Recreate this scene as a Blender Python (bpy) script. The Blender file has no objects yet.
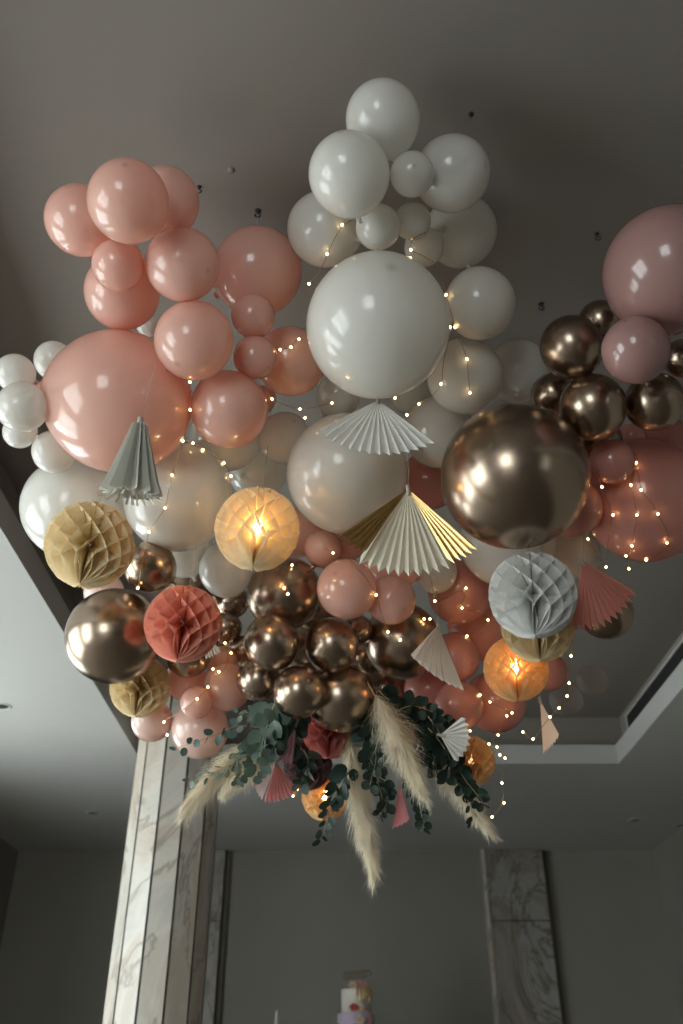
import bpy, bmesh, math, random
from mathutils import Vector, Matrix, Quaternion
random.seed(7)
SC = bpy.context.scene
COL = SC.collection
R = math.radians
V = Vector

BALLOONS = [
('white',(0.117,1.469,3.049),0.105,(-0.35,-0.79,0.51),'white balloon at the very top of the white cluster, highest of all balloons'),
('white',(0.021,1.516,2.865),0.112,(-0.22,-0.93,0.28),'glossy white balloon below left of the topmost one, in front of its neighbours'),
('white',(0.201,1.562,2.931),0.063,(0.01,-0.82,-0.57),'small white balloon squeezed in the middle of the upper white cluster'),
('white',(0.327,1.628,3.026),0.111,(0.78,-0.51,-0.37),'white balloon on the right of the upper white cluster, behind a small one'),
('white',(-0.052,1.823,3.018),0.117,(-0.79,0.18,0.59),'white balloon on the lower left of the upper white cluster, fairy light wire across it'),
('white',(0.109,1.722,2.903),0.067,(-0.18,0.14,-0.97),'small white balloon just above the big white one, left of its twin'),
('white',(0.214,1.742,2.955),0.056,(0.94,-0.22,-0.27),'small white balloon just above the big white one, right of its twin'),
('white',(0.263,1.878,3.000),0.062,(-0.74,0.64,-0.21),'small white balloon half hidden behind the top edge of the big white one'),
('white',(0.392,1.907,3.112),0.118,(0.50,0.59,0.64),'shaded white balloon close to the ceiling, lower right of the upper white cluster'),
('white',(0.109,1.899,2.670),0.215,(0.14,-0.99,0.04),'giant glossy white balloon above the white paper fan'),
('white',(0.446,2.000,2.875),0.114,(0.21,0.28,-0.94),'white balloon at upper right of the giant white one, on the cluster edge'),
('white',(0.421,2.252,2.789),0.128,(-0.59,-0.80,0.11),'white balloon right of the giant white one with fairy light wires hanging over it'),
('white',(0.643,2.399,2.947),0.115,(0.16,0.23,0.96),'dim white balloon set back near the ceiling, between white cluster and bronze balloons'),
('white',(0.351,2.488,2.735),0.129,(0.35,-0.24,-0.90),'white balloon behind the right tip of the white paper fan'),
('white',(0.254,2.480,2.913),0.081,(-0.73,-0.02,0.68),'small white balloon peeping out under the right side of the giant white one'),
('white',(0.019,2.537,2.584),0.213,(-0.13,-0.98,0.14),'large white balloon behind the white paper fan and above the gold-edged fan'),
('white',(-0.013,2.495,2.911),0.081,(0.57,-0.18,0.80),'small creamy white balloon under the left side of the giant white one'),
('white',(-0.213,2.571,2.774),0.096,(0.41,-0.91,0.07),'cream white balloon right of the lowest pink one above the glowing cream honeycomb'),
('white',(-0.432,2.598,2.799),0.130,(-0.98,-0.15,-0.15),'white balloon behind the lower edge of the pink balloon above the glowing cream honeycomb'),
('white',(-0.587,2.599,2.532),0.195,(0.21,-0.74,0.64),'large white balloon between the closed fan and the glowing cream honeycomb'),
('white',(-0.964,2.649,2.514),0.187,(-0.90,0.10,0.43),'large white balloon behind the beige honeycomb on the far left'),
('white',(-0.330,2.812,2.803),0.118,(0.33,0.65,0.69),'pale white balloon set back behind the glowing cream honeycomb'),
('white',(-0.608,2.897,2.495),0.112,(-0.37,-0.31,0.88),'white balloon low left of the glowing cream honeycomb, right above the bronze ones'),
('white',(-0.433,2.877,2.387),0.101,(-0.01,-0.75,0.66),'grey-white balloon at lower left of the glowing cream honeycomb'),
('white',(-1.038,2.094,2.660),0.061,(-0.81,-0.59,-0.02),'small white balloon, upper of those at the left end beside the giant pink one'),
('white',(-0.990,2.099,2.524),0.078,(-0.31,-0.44,-0.84),'middle-sized white balloon at the left end, in front of the other small white ones'),
('white',(-1.080,2.320,2.602),0.055,(-0.83,-0.12,-0.55),'small white balloon, lowest of those at the extreme left end'),
('white',(-0.960,2.176,2.789),0.065,(-0.28,-0.84,0.46),'small white balloon tucked behind the upper left of the giant pink one'),
('white',(-0.976,2.382,2.565),0.073,(0.37,0.93,-0.00),'small white balloon at the lower left of the giant pink one'),
('white',(0.616,2.798,2.470),0.177,(0.54,-0.63,-0.56),'large white balloon under the giant bronze one, behind the white honeycomb'),
('white',(0.878,2.887,2.471),0.105,(0.96,-0.03,-0.27),'white balloon between the white honeycomb and the open coral fan'),
('white',(0.361,2.932,2.409),0.080,(0.08,-0.74,0.66),'small white balloon below the gold-edged fan, right of the pink ones'),
('white',(-0.673,2.199,2.979),0.041,(-0.52,0.70,0.50),'tiny pale balloon in the gap above the giant pink one'),
('clear',(1.075,3.550,2.227),0.067,(0.80,0.60,0.03),'clear smoky balloon far back near the ceiling recess corner, right one of two'),
('clear',(0.985,3.678,2.187),0.073,(0.87,0.41,-0.27),'clear smoky balloon far back, just beside and above the narrow peach fan'),
('pink',(-0.776,1.714,2.922),0.105,(-0.90,-0.39,0.21),'pink balloon on the left end of the top pink cluster'),
('pink',(-0.586,1.550,2.794),0.111,(0.12,-0.99,0.02),'topmost front balloon of the pink cluster, dark tip spot on its top'),
('pink',(-0.539,1.715,3.008),0.105,(0.66,-0.48,0.58),'pink balloon behind the top one, on the right, against the ceiling'),
('pink',(-0.478,1.797,2.825),0.110,(0.76,-0.30,-0.57),'pink balloon mid cluster with a dark tip spot at its right side'),
('pink',(-0.664,1.779,2.802),0.076,(-0.54,0.32,-0.78),'small pink balloon in the middle of the upper pink cluster'),
('pink',(-0.699,1.956,2.882),0.119,(-0.42,0.79,-0.46),'pink balloon just above the giant pink one, under a small pink balloon'),
('pink',(-0.283,2.023,3.051),0.148,(0.82,-0.58,0.01),'large pink balloon hung from the ceiling hook between pink and white clusters'),
('pink',(-0.451,1.959,2.671),0.120,(-0.29,-0.16,-0.94),'pink balloon overlapping the upper right of the giant pink one'),
('pink',(-0.286,2.026,2.844),0.070,(0.84,-0.24,-0.48),'small pink balloon, upper of two beside the large hook-hung one'),
('pink',(-0.281,2.111,2.745),0.071,(0.64,-0.15,-0.75),'small pink balloon, lower of two, with a dark tip spot'),
('pink',(-0.178,2.261,2.867),0.120,(0.90,0.13,-0.42),'shaded pink balloon with a fairy light wire, left of the giant white one'),
('pink',(-0.366,2.211,2.609),0.124,(0.48,0.57,-0.67),'pink balloon right of the giant pink one, lowest of the left pink cluster'),
('pink',(-0.725,2.190,2.624),0.232,(0.98,0.20,-0.06),'giant glossy pink balloon behind the closed paper fan'),
('pink',(-0.291,2.495,2.897),0.048,(-0.48,-0.62,0.62),'sliver of a small reddish pink balloon between the pink and cream ones'),
('pink',(-0.069,2.825,2.447),0.071,(-0.47,-0.81,0.35),'small pink balloon right of the glowing cream honeycomb'),
('pink',(0.019,2.746,2.235),0.106,(-0.37,-0.93,0.05),'pale pink balloon in front of the bronze ones, left below the gold-edged fan'),
('pink',(0.180,2.844,2.243),0.089,(0.47,-0.54,-0.69),'pink balloon beside and lower right of the pale pink one, above bronze balloons'),
('pink',(0.201,2.871,2.418),0.105,(0.97,0.13,0.20),'pink balloon directly behind the lower edge of the gold-edged fan'),
('pink',(0.025,2.894,2.515),0.069,(0.77,-0.10,0.63),'small pink balloon behind the left tip of the gold-edged fan'),
('pink',(-0.164,2.952,2.602),0.099,(0.28,0.34,0.90),'dusky pink balloon set back just right of the glowing cream honeycomb'),
('rose',(0.958,1.771,2.766),0.185,(0.17,-0.98,0.13),'giant dusty rose balloon at the upper right edge of the picture'),
('rose',(0.848,1.861,2.536),0.096,(-0.46,-0.81,0.37),'dusty rose balloon in front of the dark bronze cluster on the right'),
('coral',(1.078,2.589,2.508),0.217,(0.51,0.25,-0.82),'giant coral balloon under the dark bronze cluster, with fairy lights over it'),
('coral',(0.904,2.364,2.509),0.075,(-0.61,-0.79,0.01),'small coral balloon between the giant bronze and the giant coral one'),
('coral',(1.064,2.541,2.754),0.050,(0.33,0.26,0.91),'tiny coral balloon just under the dark bronze cluster'),
('coral',(1.201,2.613,2.782),0.102,(0.76,-0.58,0.29),'coral balloon set back behind the giant coral one, beneath the bronze cluster'),
('coral',(0.794,2.514,2.428),0.101,(0.12,-0.00,-0.99),'coral balloon peeping out at the lower right of the giant bronze one'),
('coral',(0.329,2.732,2.692),0.110,(-0.44,0.19,0.88),'coral balloon behind the gap between gold-edged fan and giant bronze balloon'),
('coral',(0.469,3.089,2.407),0.126,(0.33,-0.07,0.94),'coral balloon lit by fairy lights, left of the white honeycomb'),
('coral',(0.573,3.307,2.356),0.131,(0.25,-0.46,0.85),'shaded coral balloon left below the white honeycomb, above the glowing orange one'),
('coral',(0.450,3.228,2.191),0.098,(0.55,-0.62,-0.56),'coral balloon right behind the open cream fan'),
('coral',(0.459,3.287,2.010),0.096,(0.15,-0.92,0.37),'coral balloon above the greenery, between the cream fan and the glowing orange honeycomb'),
('coral',(0.622,3.407,2.073),0.123,(0.96,0.22,-0.16),'coral balloon directly below the glowing orange honeycomb'),
('coral',(0.843,3.343,2.176),0.076,(-0.12,-0.94,0.32),'small dim coral balloon peeping out right of the glowing orange honeycomb'),
('coral',(0.363,3.414,2.128),0.105,(-0.90,-0.28,-0.33),'deep red-lit coral balloon half hidden behind the dark greenery'),
('pale',(-0.732,3.284,1.948),0.079,(-0.74,0.66,-0.10),'pale pink balloon in front of the column top, left of its larger pink neighbour'),
('pale',(-0.541,3.268,1.911),0.109,(0.22,0.25,-0.94),'larger pale pink balloon with eucalyptus leaves in front, right of column top'),
('pink',(-0.532,3.074,1.940),0.059,(0.41,-0.35,-0.84),'small pink balloon in front of its pink neighbours, above the eucalyptus on the left'),
('pink',(-0.602,3.205,2.084),0.080,(-0.56,-0.47,0.68),'pink balloon just below the coral honeycomb'),
('pink',(-0.431,3.126,2.023),0.089,(0.67,-0.28,-0.68),'pink balloon left of the lowest bronze cluster, wrapped by a fairy light wire'),
('pink',(-0.464,3.173,2.145),0.061,(0.38,-0.36,-0.85),'small bright pink balloon behind the fairy light wire, left of the bronze cluster'),
('pale',(-0.901,2.954,2.334),0.074,(-0.91,0.22,0.36),'pale pink balloon showing above the giant bronze one on the left'),
('gold',(-0.798,2.825,2.091),0.167,(-0.64,-0.63,-0.44),'giant shiny bronze balloon on the left, under the beige honeycomb'),
('gold',(-0.674,2.696,2.296),0.090,(-0.77,-0.55,0.33),'bronze balloon right of the beige honeycomb, above the coral one'),
('gold',(-0.575,3.051,2.120),0.085,(0.03,-0.98,0.21),'dark bronze balloon showing under the coral honeycomb'),
('gold',(-0.613,3.085,2.414),0.090,(-0.80,-0.60,0.04),'dark bronze balloon showing above the coral honeycomb'),
('gold',(-0.216,2.934,2.316),0.139,(-0.69,0.63,-0.36),'large bronze balloon just below the glowing cream honeycomb'),
('gold',(-0.249,2.889,2.094),0.100,(-0.32,-0.86,0.41),'shiny bronze balloon in front, upper left of the middle bronze cluster'),
('gold',(-0.035,2.938,2.108),0.098,(0.43,-0.75,0.51),'shiny bronze balloon in front, upper right of the middle bronze cluster'),
('gold',(-0.151,2.959,1.937),0.093,(0.50,-0.72,0.47),'shiny bronze balloon in front, lowest of the middle bronze cluster'),
('gold',(-0.306,3.032,2.016),0.080,(0.64,-0.46,-0.61),'bronze balloon on the left of the lowest front one, above the eucalyptus'),
('gold',(-0.002,3.111,1.978),0.129,(0.93,0.08,-0.36),'larger bronze balloon right of the lowest front one, above the red honeycomb'),
('gold',(0.063,3.035,2.215),0.057,(0.01,0.73,0.68),'small bronze balloon tucked under the pale pink one'),
('gold',(0.235,3.132,2.216),0.147,(0.33,0.48,-0.81),'large shaded bronze balloon behind, left of the open cream fan'),
('gold',(-0.456,3.151,2.280),0.063,(0.76,-0.64,-0.12),'small dark bronze balloon right of the coral honeycomb'),
('gold',(-0.380,3.193,2.204),0.059,(1.00,-0.07,-0.04),'small bronze balloon peeping out left between the two front bronze ones'),
('gold',(-0.441,3.161,2.400),0.068,(0.63,-0.39,0.68),'dark bronze balloon below the grey-white balloon'),
('gold',(-0.519,3.250,2.274),0.060,(0.01,0.91,0.41),'small shadowed bronze balloon hidden right behind the coral honeycomb'),
('gold',(0.555,2.290,2.397),0.234,(-0.73,-0.45,-0.51),'giant shiny bronze balloon right of the gold-edged fan'),
('gold',(0.737,2.062,2.742),0.100,(-0.59,-0.55,0.59),'dark bronze balloon at upper left of the right bronze cluster'),
('gold',(0.855,2.085,2.877),0.071,(-0.29,-0.65,0.70),'dark bronze balloon behind the giant dusty rose one'),
('gold',(0.805,2.170,2.583),0.106,(-0.55,-0.77,0.31),'dark bronze balloon in front, lower middle of the right bronze cluster'),
('gold',(0.729,2.310,2.760),0.074,(-0.79,0.60,-0.11),'dark bronze balloon on the left of the right cluster, above the giant bronze one'),
('gold',(1.012,2.178,2.612),0.094,(0.74,-0.60,-0.30),'dark bronze balloon below right of the smaller dusty rose one'),
('gold',(0.892,2.419,2.645),0.082,(-0.53,0.62,0.58),'dark bronze balloon, lowest of the right cluster, touching the giant bronze one'),
('gold',(1.106,2.106,2.736),0.062,(0.99,-0.14,-0.07),'dark bronze balloon cut by the right edge of the picture under the giant rose one'),
('gold',(1.015,3.032,2.290),0.105,(0.96,-0.08,-0.28),'dark bronze balloon behind the open coral fan'),
('gold',(0.180,3.526,2.173),0.117,(-0.64,0.68,0.35),'bronze filler balloon added to darken the space behind the cream pampas plume'),  # from here on, fillers added so the gaps in the cluster look dark
('gold',(-0.156,3.298,2.244),0.105,(0.36,0.73,0.58),'bronze filler balloon added to darken the gap between the two front bronze balloons'),
('gold',(0.108,3.338,2.226),0.097,(0.43,0.16,-0.89),'filler bronze balloon, added darkness behind the largest low bronze balloon, left of the cream fan'),
('gold',(-0.089,3.288,2.420),0.091,(0.34,-0.35,0.87),'bronze filler balloon added to darken the gap left below the pale pink one'),
('gold',(-0.556,3.218,2.485),0.074,(-0.53,0.23,0.81),'bronze filler balloon added to darken the space behind the white balloons above the coral honeycomb'),
('gold',(0.426,3.601,2.203),0.102,(0.13,0.99,0.04),'bronze filler balloon added to darken the space behind the greenery below the cream fan')]
HONEYCOMBS = [
('h_beige',(-0.799,2.389,2.200),0.140,5.83,'beige honeycomb paper ball on the far left, above the giant bronze balloon'),
('h_lit',(-0.270,2.385,2.257),0.136,0.02,'glowing cream honeycomb paper lantern in the middle left, lit from inside'),
('h_coral',(-0.521,2.620,2.037),0.127,4.35,'coral honeycomb paper ball in front of the giant bronze balloon'),
('h_beige',(-0.750,3.097,2.012),0.113,0.90,'beige honeycomb paper ball half hidden below the giant bronze balloon on the left'),
('h_white',(0.602,2.460,2.059),0.138,3.19,'white honeycomb paper ball below the giant bronze balloon on the right'),
('h_beige',(0.668,2.713,2.075),0.124,5.36,'beige honeycomb paper ball peeping out beneath the white honeycomb'),
('h_lit',(0.625,2.942,2.017),0.116,2.25,'glowing orange honeycomb paper lantern below the white honeycomb, lit from inside'),
('h_lit',(0.505,3.401,1.830),0.095,4.52,'orange honeycomb paper lantern half hidden behind the greenery on the right'),
('h_lit',(-0.068,3.667,1.765),0.096,1.80,'orange honeycomb paper lantern hanging behind the bottom pampas plume'),
('h_red',(-0.045,3.336,1.931),0.110,3.75,'red honeycomb paper ball just below the bronze balloons'),
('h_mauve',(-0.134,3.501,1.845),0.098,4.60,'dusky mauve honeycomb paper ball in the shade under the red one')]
STRANDS = [
('fairy light wire beside the giant pink balloon, right of the closed fan',[(-0.458,1.996,2.551),(-0.462,2.025,2.551),(-0.466,2.054,2.551),(-0.470,2.083,2.550),(-0.474,2.112,2.549),(-0.478,2.142,2.548),(-0.487,2.170,2.546),(-0.495,2.199,2.544),(-0.504,2.228,2.542),(-0.512,2.257,2.539),(-0.521,2.285,2.536),(-0.532,2.315,2.531),(-0.543,2.345,2.526),(-0.555,2.375,2.520),(-0.564,2.395,2.506),(-0.569,2.399,2.480),(-0.573,2.405,2.458),(-0.576,2.414,2.437),(-0.581,2.425,2.418),(-0.586,2.438,2.400),(-0.591,2.453,2.384),(-0.606,2.470,2.371),(-0.622,2.490,2.360),(-0.639,2.515,2.352),(-0.656,2.542,2.345),(-0.666,2.572,2.335),(-0.675,2.602,2.325),(-0.675,2.595,2.293),(-0.678,2.598,2.267),(-0.681,2.607,2.245),(-0.686,2.622,2.226),(-0.692,2.645,2.211),(-0.701,2.675,2.200)],[(-0.461,2.016,2.553),(-0.477,2.137,2.544),(-0.520,2.281,2.533),(-0.568,2.394,2.477),(-0.590,2.448,2.380),(-0.655,2.537,2.341),(-0.700,2.669,2.197)]),
('short fairy light wire below the lowest balloon of the left pink cluster',[(-0.545,2.391,2.619),(-0.515,2.417,2.630),(-0.485,2.451,2.630),(-0.469,2.470,2.629),(-0.452,2.485,2.625),(-0.437,2.512,2.630),(-0.422,2.539,2.635),(-0.409,2.549,2.613),(-0.394,2.546,2.583),(-0.394,2.543,2.550),(-0.395,2.539,2.517)],[(-0.514,2.412,2.626),(-0.484,2.448,2.624),(-0.421,2.534,2.631),(-0.393,2.542,2.579)]),
('fairy light wire from small dark-tipped pink balloon across to the cream balloons',[(-0.282,2.129,2.671),(-0.270,2.158,2.674),(-0.257,2.186,2.677),(-0.245,2.215,2.679),(-0.232,2.244,2.681),(-0.212,2.268,2.689),(-0.192,2.293,2.697),(-0.168,2.315,2.707),(-0.142,2.323,2.704),(-0.122,2.321,2.706),(-0.101,2.320,2.707),(-0.080,2.318,2.709),(-0.057,2.331,2.729),(-0.033,2.343,2.748)],[(-0.231,2.239,2.677),(-0.142,2.318,2.700),(-0.125,2.337,2.677),(-0.033,2.339,2.745)]),
('short fairy light wire on the shaded pink balloon left of the giant white one',[(-0.211,2.085,2.742),(-0.190,2.097,2.763),(-0.165,2.105,2.789),(-0.153,2.111,2.815),(-0.141,2.117,2.841)],[(-0.199,2.092,2.759),(-0.165,2.103,2.782),(-0.141,2.118,2.832)]),
('fairy light wire hanging on the lower left balloon of the upper white cluster',[(0.051,1.679,2.894),(0.035,1.699,2.907),(0.018,1.718,2.920),(0.002,1.738,2.932),(-0.009,1.752,2.919),(-0.020,1.766,2.907),(-0.032,1.787,2.896),(-0.044,1.813,2.891),(-0.051,1.840,2.893),(-0.058,1.869,2.897),(-0.072,1.884,2.888),(-0.087,1.902,2.882),(-0.102,1.919,2.876),(-0.108,1.945,2.868),(-0.113,1.970,2.859)],[(0.002,1.734,2.927),(-0.044,1.809,2.886),(-0.102,1.915,2.872)]),
('fairy light wire running down the right edge of the giant white balloon',[(0.254,1.745,2.908),(0.233,1.747,2.894),(0.215,1.762,2.896),(0.196,1.785,2.907),(0.217,1.814,2.910),(0.239,1.835,2.919),(0.261,1.856,2.928),(0.282,1.861,2.910),(0.302,1.856,2.882),(0.309,1.878,2.875),(0.316,1.899,2.868),(0.323,1.921,2.860),(0.331,1.951,2.861),(0.337,1.961,2.842),(0.342,1.968,2.821),(0.348,1.981,2.806),(0.355,1.998,2.796),(0.363,2.023,2.793),(0.374,2.052,2.793),(0.385,2.081,2.793),(0.396,2.110,2.793),(0.402,2.115,2.769),(0.409,2.119,2.745),(0.410,2.128,2.723),(0.412,2.140,2.704),(0.414,2.154,2.687),(0.417,2.171,2.674),(0.421,2.192,2.662)],[(0.213,1.810,2.906),(0.211,1.828,2.891),(0.331,1.947,2.857),(0.362,2.019,2.788),(0.408,2.115,2.740),(0.420,2.188,2.659)]),
('fairy light wire curling under the right side of the giant white balloon',[(0.336,1.897,2.686),(0.329,1.895,2.658),(0.322,1.892,2.630),(0.316,1.890,2.602),(0.313,1.907,2.594),(0.311,1.935,2.596),(0.309,1.964,2.598),(0.310,1.993,2.600),(0.311,2.022,2.601),(0.311,2.051,2.602),(0.312,2.080,2.602),(0.297,2.113,2.601),(0.283,2.145,2.600),(0.267,2.169,2.608),(0.252,2.193,2.616),(0.234,2.224,2.617),(0.217,2.254,2.617),(0.188,2.283,2.619)],[(0.324,1.889,2.657),(0.311,2.076,2.598),(0.251,2.188,2.612),(0.216,2.247,2.615),(0.175,2.197,2.645)]),
('left one of three fairy light wires hanging over the giant coral balloon',[(0.842,2.337,2.456),(0.854,2.367,2.443),(0.867,2.399,2.431),(0.880,2.425,2.427),(0.893,2.451,2.422),(0.904,2.472,2.413),(0.911,2.479,2.395),(0.917,2.488,2.378),(0.916,2.509,2.367),(0.917,2.532,2.357),(0.918,2.560,2.349),(0.920,2.590,2.342),(0.925,2.621,2.334),(0.929,2.652,2.324),(0.934,2.682,2.315),(0.936,2.706,2.301),(0.922,2.693,2.316),(0.917,2.704,2.346),(0.911,2.715,2.376),(0.906,2.725,2.406),(0.900,2.736,2.436)],[(0.865,2.394,2.428),(0.916,2.483,2.375),(0.934,2.701,2.298),(0.898,2.731,2.433)]),
('middle one of three fairy light wires hanging over the giant coral balloon',[(0.999,2.378,2.549),(0.990,2.378,2.515),(0.980,2.382,2.488),(0.972,2.389,2.463),(0.965,2.399,2.440),(0.967,2.406,2.420),(0.970,2.414,2.402),(0.974,2.424,2.384),(0.978,2.435,2.368),(0.982,2.448,2.352),(0.981,2.465,2.339),(0.981,2.485,2.327),(0.982,2.507,2.316),(0.984,2.532,2.307),(0.988,2.562,2.301),(0.976,2.603,2.285),(0.987,2.631,2.276),(0.998,2.659,2.266)],[(0.988,2.373,2.512),(0.963,2.395,2.437),(0.980,2.443,2.349),(0.986,2.557,2.298),(0.974,2.598,2.283),(0.996,2.654,2.264)]),
('right one of three fairy light wires hanging over the giant coral balloon',[(0.990,2.378,2.515),(0.989,2.378,2.487),(0.989,2.381,2.462),(0.990,2.387,2.438),(0.993,2.395,2.416),(1.007,2.400,2.396),(1.022,2.407,2.377),(1.033,2.417,2.360),(1.045,2.430,2.344),(1.061,2.450,2.326),(1.078,2.474,2.310),(1.085,2.498,2.299),(1.094,2.525,2.290),(1.086,2.555,2.285),(1.080,2.587,2.280),(1.068,2.613,2.286),(1.057,2.641,2.292)],[(0.991,2.390,2.413),(1.043,2.425,2.341),(1.091,2.521,2.288),(1.055,2.636,2.289)]),
('fairy light wire dotted over the coral balloons left of the white honeycomb',[(0.329,2.863,2.357),(0.334,2.880,2.339),(0.341,2.907,2.326),(0.347,2.938,2.315),(0.354,2.968,2.303),(0.381,2.981,2.319),(0.408,2.990,2.332),(0.429,2.975,2.337),(0.452,2.965,2.345),(0.475,2.960,2.355),(0.469,2.971,2.332),(0.464,2.988,2.312),(0.460,3.009,2.295),(0.486,3.018,2.291),(0.513,3.035,2.291),(0.541,3.058,2.285),(0.568,3.081,2.280),(0.553,3.112,2.273),(0.535,3.136,2.264),(0.515,3.148,2.256),(0.493,3.153,2.246)],[(0.353,2.963,2.300),(0.474,2.955,2.352),(0.460,3.004,2.292),(0.567,3.075,2.277),(0.492,3.148,2.243),(0.334,2.995,2.241),(0.312,2.997,2.242)]),
('fairy light wire dropping from the white honeycomb past the narrow peach fan',[(0.765,2.671,2.002),(0.768,2.702,1.988),(0.771,2.733,1.973),(0.774,2.762,1.961),(0.776,2.791,1.949),(0.779,2.820,1.937),(0.782,2.849,1.925),(0.783,2.878,1.913),(0.784,2.907,1.900),(0.775,2.938,1.890),(0.766,2.968,1.880),(0.756,2.997,1.875),(0.745,3.026,1.869),(0.734,3.057,1.859),(0.723,3.087,1.850),(0.712,3.116,1.840),(0.701,3.146,1.829),(0.688,3.166,1.849),(0.676,3.185,1.870)],[(0.769,2.727,1.970),(0.781,2.844,1.922),(0.783,2.902,1.898),(0.765,2.963,1.878),(0.743,3.021,1.867),(0.700,3.141,1.828),(0.674,3.180,1.868)]),
('fairy light wire below the glowing orange honeycomb, trailing down in the air beside the greenery',[(0.538,3.235,2.055),(0.534,3.222,2.029),(0.556,3.244,2.024),(0.578,3.267,2.018),(0.602,3.285,2.014),(0.623,3.289,2.004),(0.645,3.297,1.996),(0.664,3.291,1.983),(0.641,3.278,1.966),(0.624,3.268,1.937),(0.608,3.257,1.908),(0.593,3.247,1.879),(0.576,3.261,1.867),(0.560,3.275,1.854),(0.590,3.277,1.843),(0.601,3.295,1.818),(0.620,3.299,1.808),(0.618,3.315,1.789),(0.615,3.331,1.770),(0.613,3.346,1.751),(0.610,3.361,1.732),(0.613,3.376,1.711),(0.616,3.391,1.690),(0.619,3.406,1.669),(0.604,3.420,1.655),(0.589,3.432,1.641),(0.575,3.445,1.627)],[(0.533,3.216,2.027),(0.577,3.261,2.016),(0.663,3.285,1.981),(0.639,3.272,1.964),(0.490,3.263,1.901),(0.592,3.241,1.877),(0.559,3.269,1.852),(0.589,3.272,1.841),(0.600,3.290,1.817),(0.619,3.294,1.806),(0.609,3.356,1.730),(0.618,3.401,1.668),(0.574,3.440,1.626)]),
('fairy light wire wrapped round the pink balloons left of the bronze cluster',[(-0.443,3.066,2.176),(-0.417,3.065,2.134),(-0.425,3.053,2.103),(-0.433,3.041,2.072),(-0.440,3.029,2.042),(-0.476,3.041,2.059),(-0.481,3.044,2.036),(-0.484,3.042,2.012),(-0.487,3.029,1.983),(-0.502,3.014,1.954),(-0.518,3.005,1.928),(-0.538,3.008,1.913),(-0.559,3.023,1.902),(-0.582,3.045,1.894),(-0.604,3.067,1.890),(-0.627,3.088,1.885),(-0.649,3.109,1.880),(-0.647,3.138,1.866),(-0.645,3.167,1.852)],[(-0.442,3.061,2.173),(-0.416,3.059,2.131),(-0.450,3.022,2.039),(-0.475,3.035,2.056),(-0.486,3.023,1.981),(-0.517,3.000,1.926),(-0.648,3.103,1.878),(-0.643,3.162,1.850)]),
('fairy light wire arching over the large bronze balloon under the glowing cream honeycomb',[(-0.154,2.819,2.413),(-0.168,2.807,2.387),(-0.181,2.796,2.361),(-0.193,2.787,2.331),(-0.204,2.784,2.304),(-0.207,2.792,2.264),(-0.192,2.802,2.245)],[(-0.181,2.791,2.358),(-0.206,2.786,2.261),(-0.192,2.797,2.242)]),
('fairy light wire on pink balloons below the gold-edged fan',[(-0.059,2.706,2.379),(-0.030,2.696,2.353),(-0.010,2.682,2.335),(0.010,2.667,2.316),(0.030,2.652,2.298),(0.045,2.641,2.272),(0.060,2.639,2.251),(0.075,2.645,2.234),(0.090,2.656,2.221),(0.105,2.675,2.212),(0.120,2.710,2.192),(0.128,2.740,2.182),(0.135,2.770,2.171),(0.143,2.800,2.160),(0.151,2.829,2.152),(0.159,2.857,2.143),(0.168,2.885,2.134),(0.190,2.910,2.130),(0.213,2.935,2.126)],[(-0.030,2.691,2.350),(0.120,2.705,2.189),(0.167,2.880,2.132),(0.213,2.929,2.124)]),
('short string of golden fairy lights bunched in the greenery near the pink rosette fan',[(-0.214,3.394,1.761),(-0.195,3.416,1.733),(-0.172,3.424,1.723),(-0.187,3.440,1.701)],[(-0.194,3.409,1.734),(-0.171,3.418,1.725),(-0.202,3.415,1.713),(-0.187,3.433,1.703)])]
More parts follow.
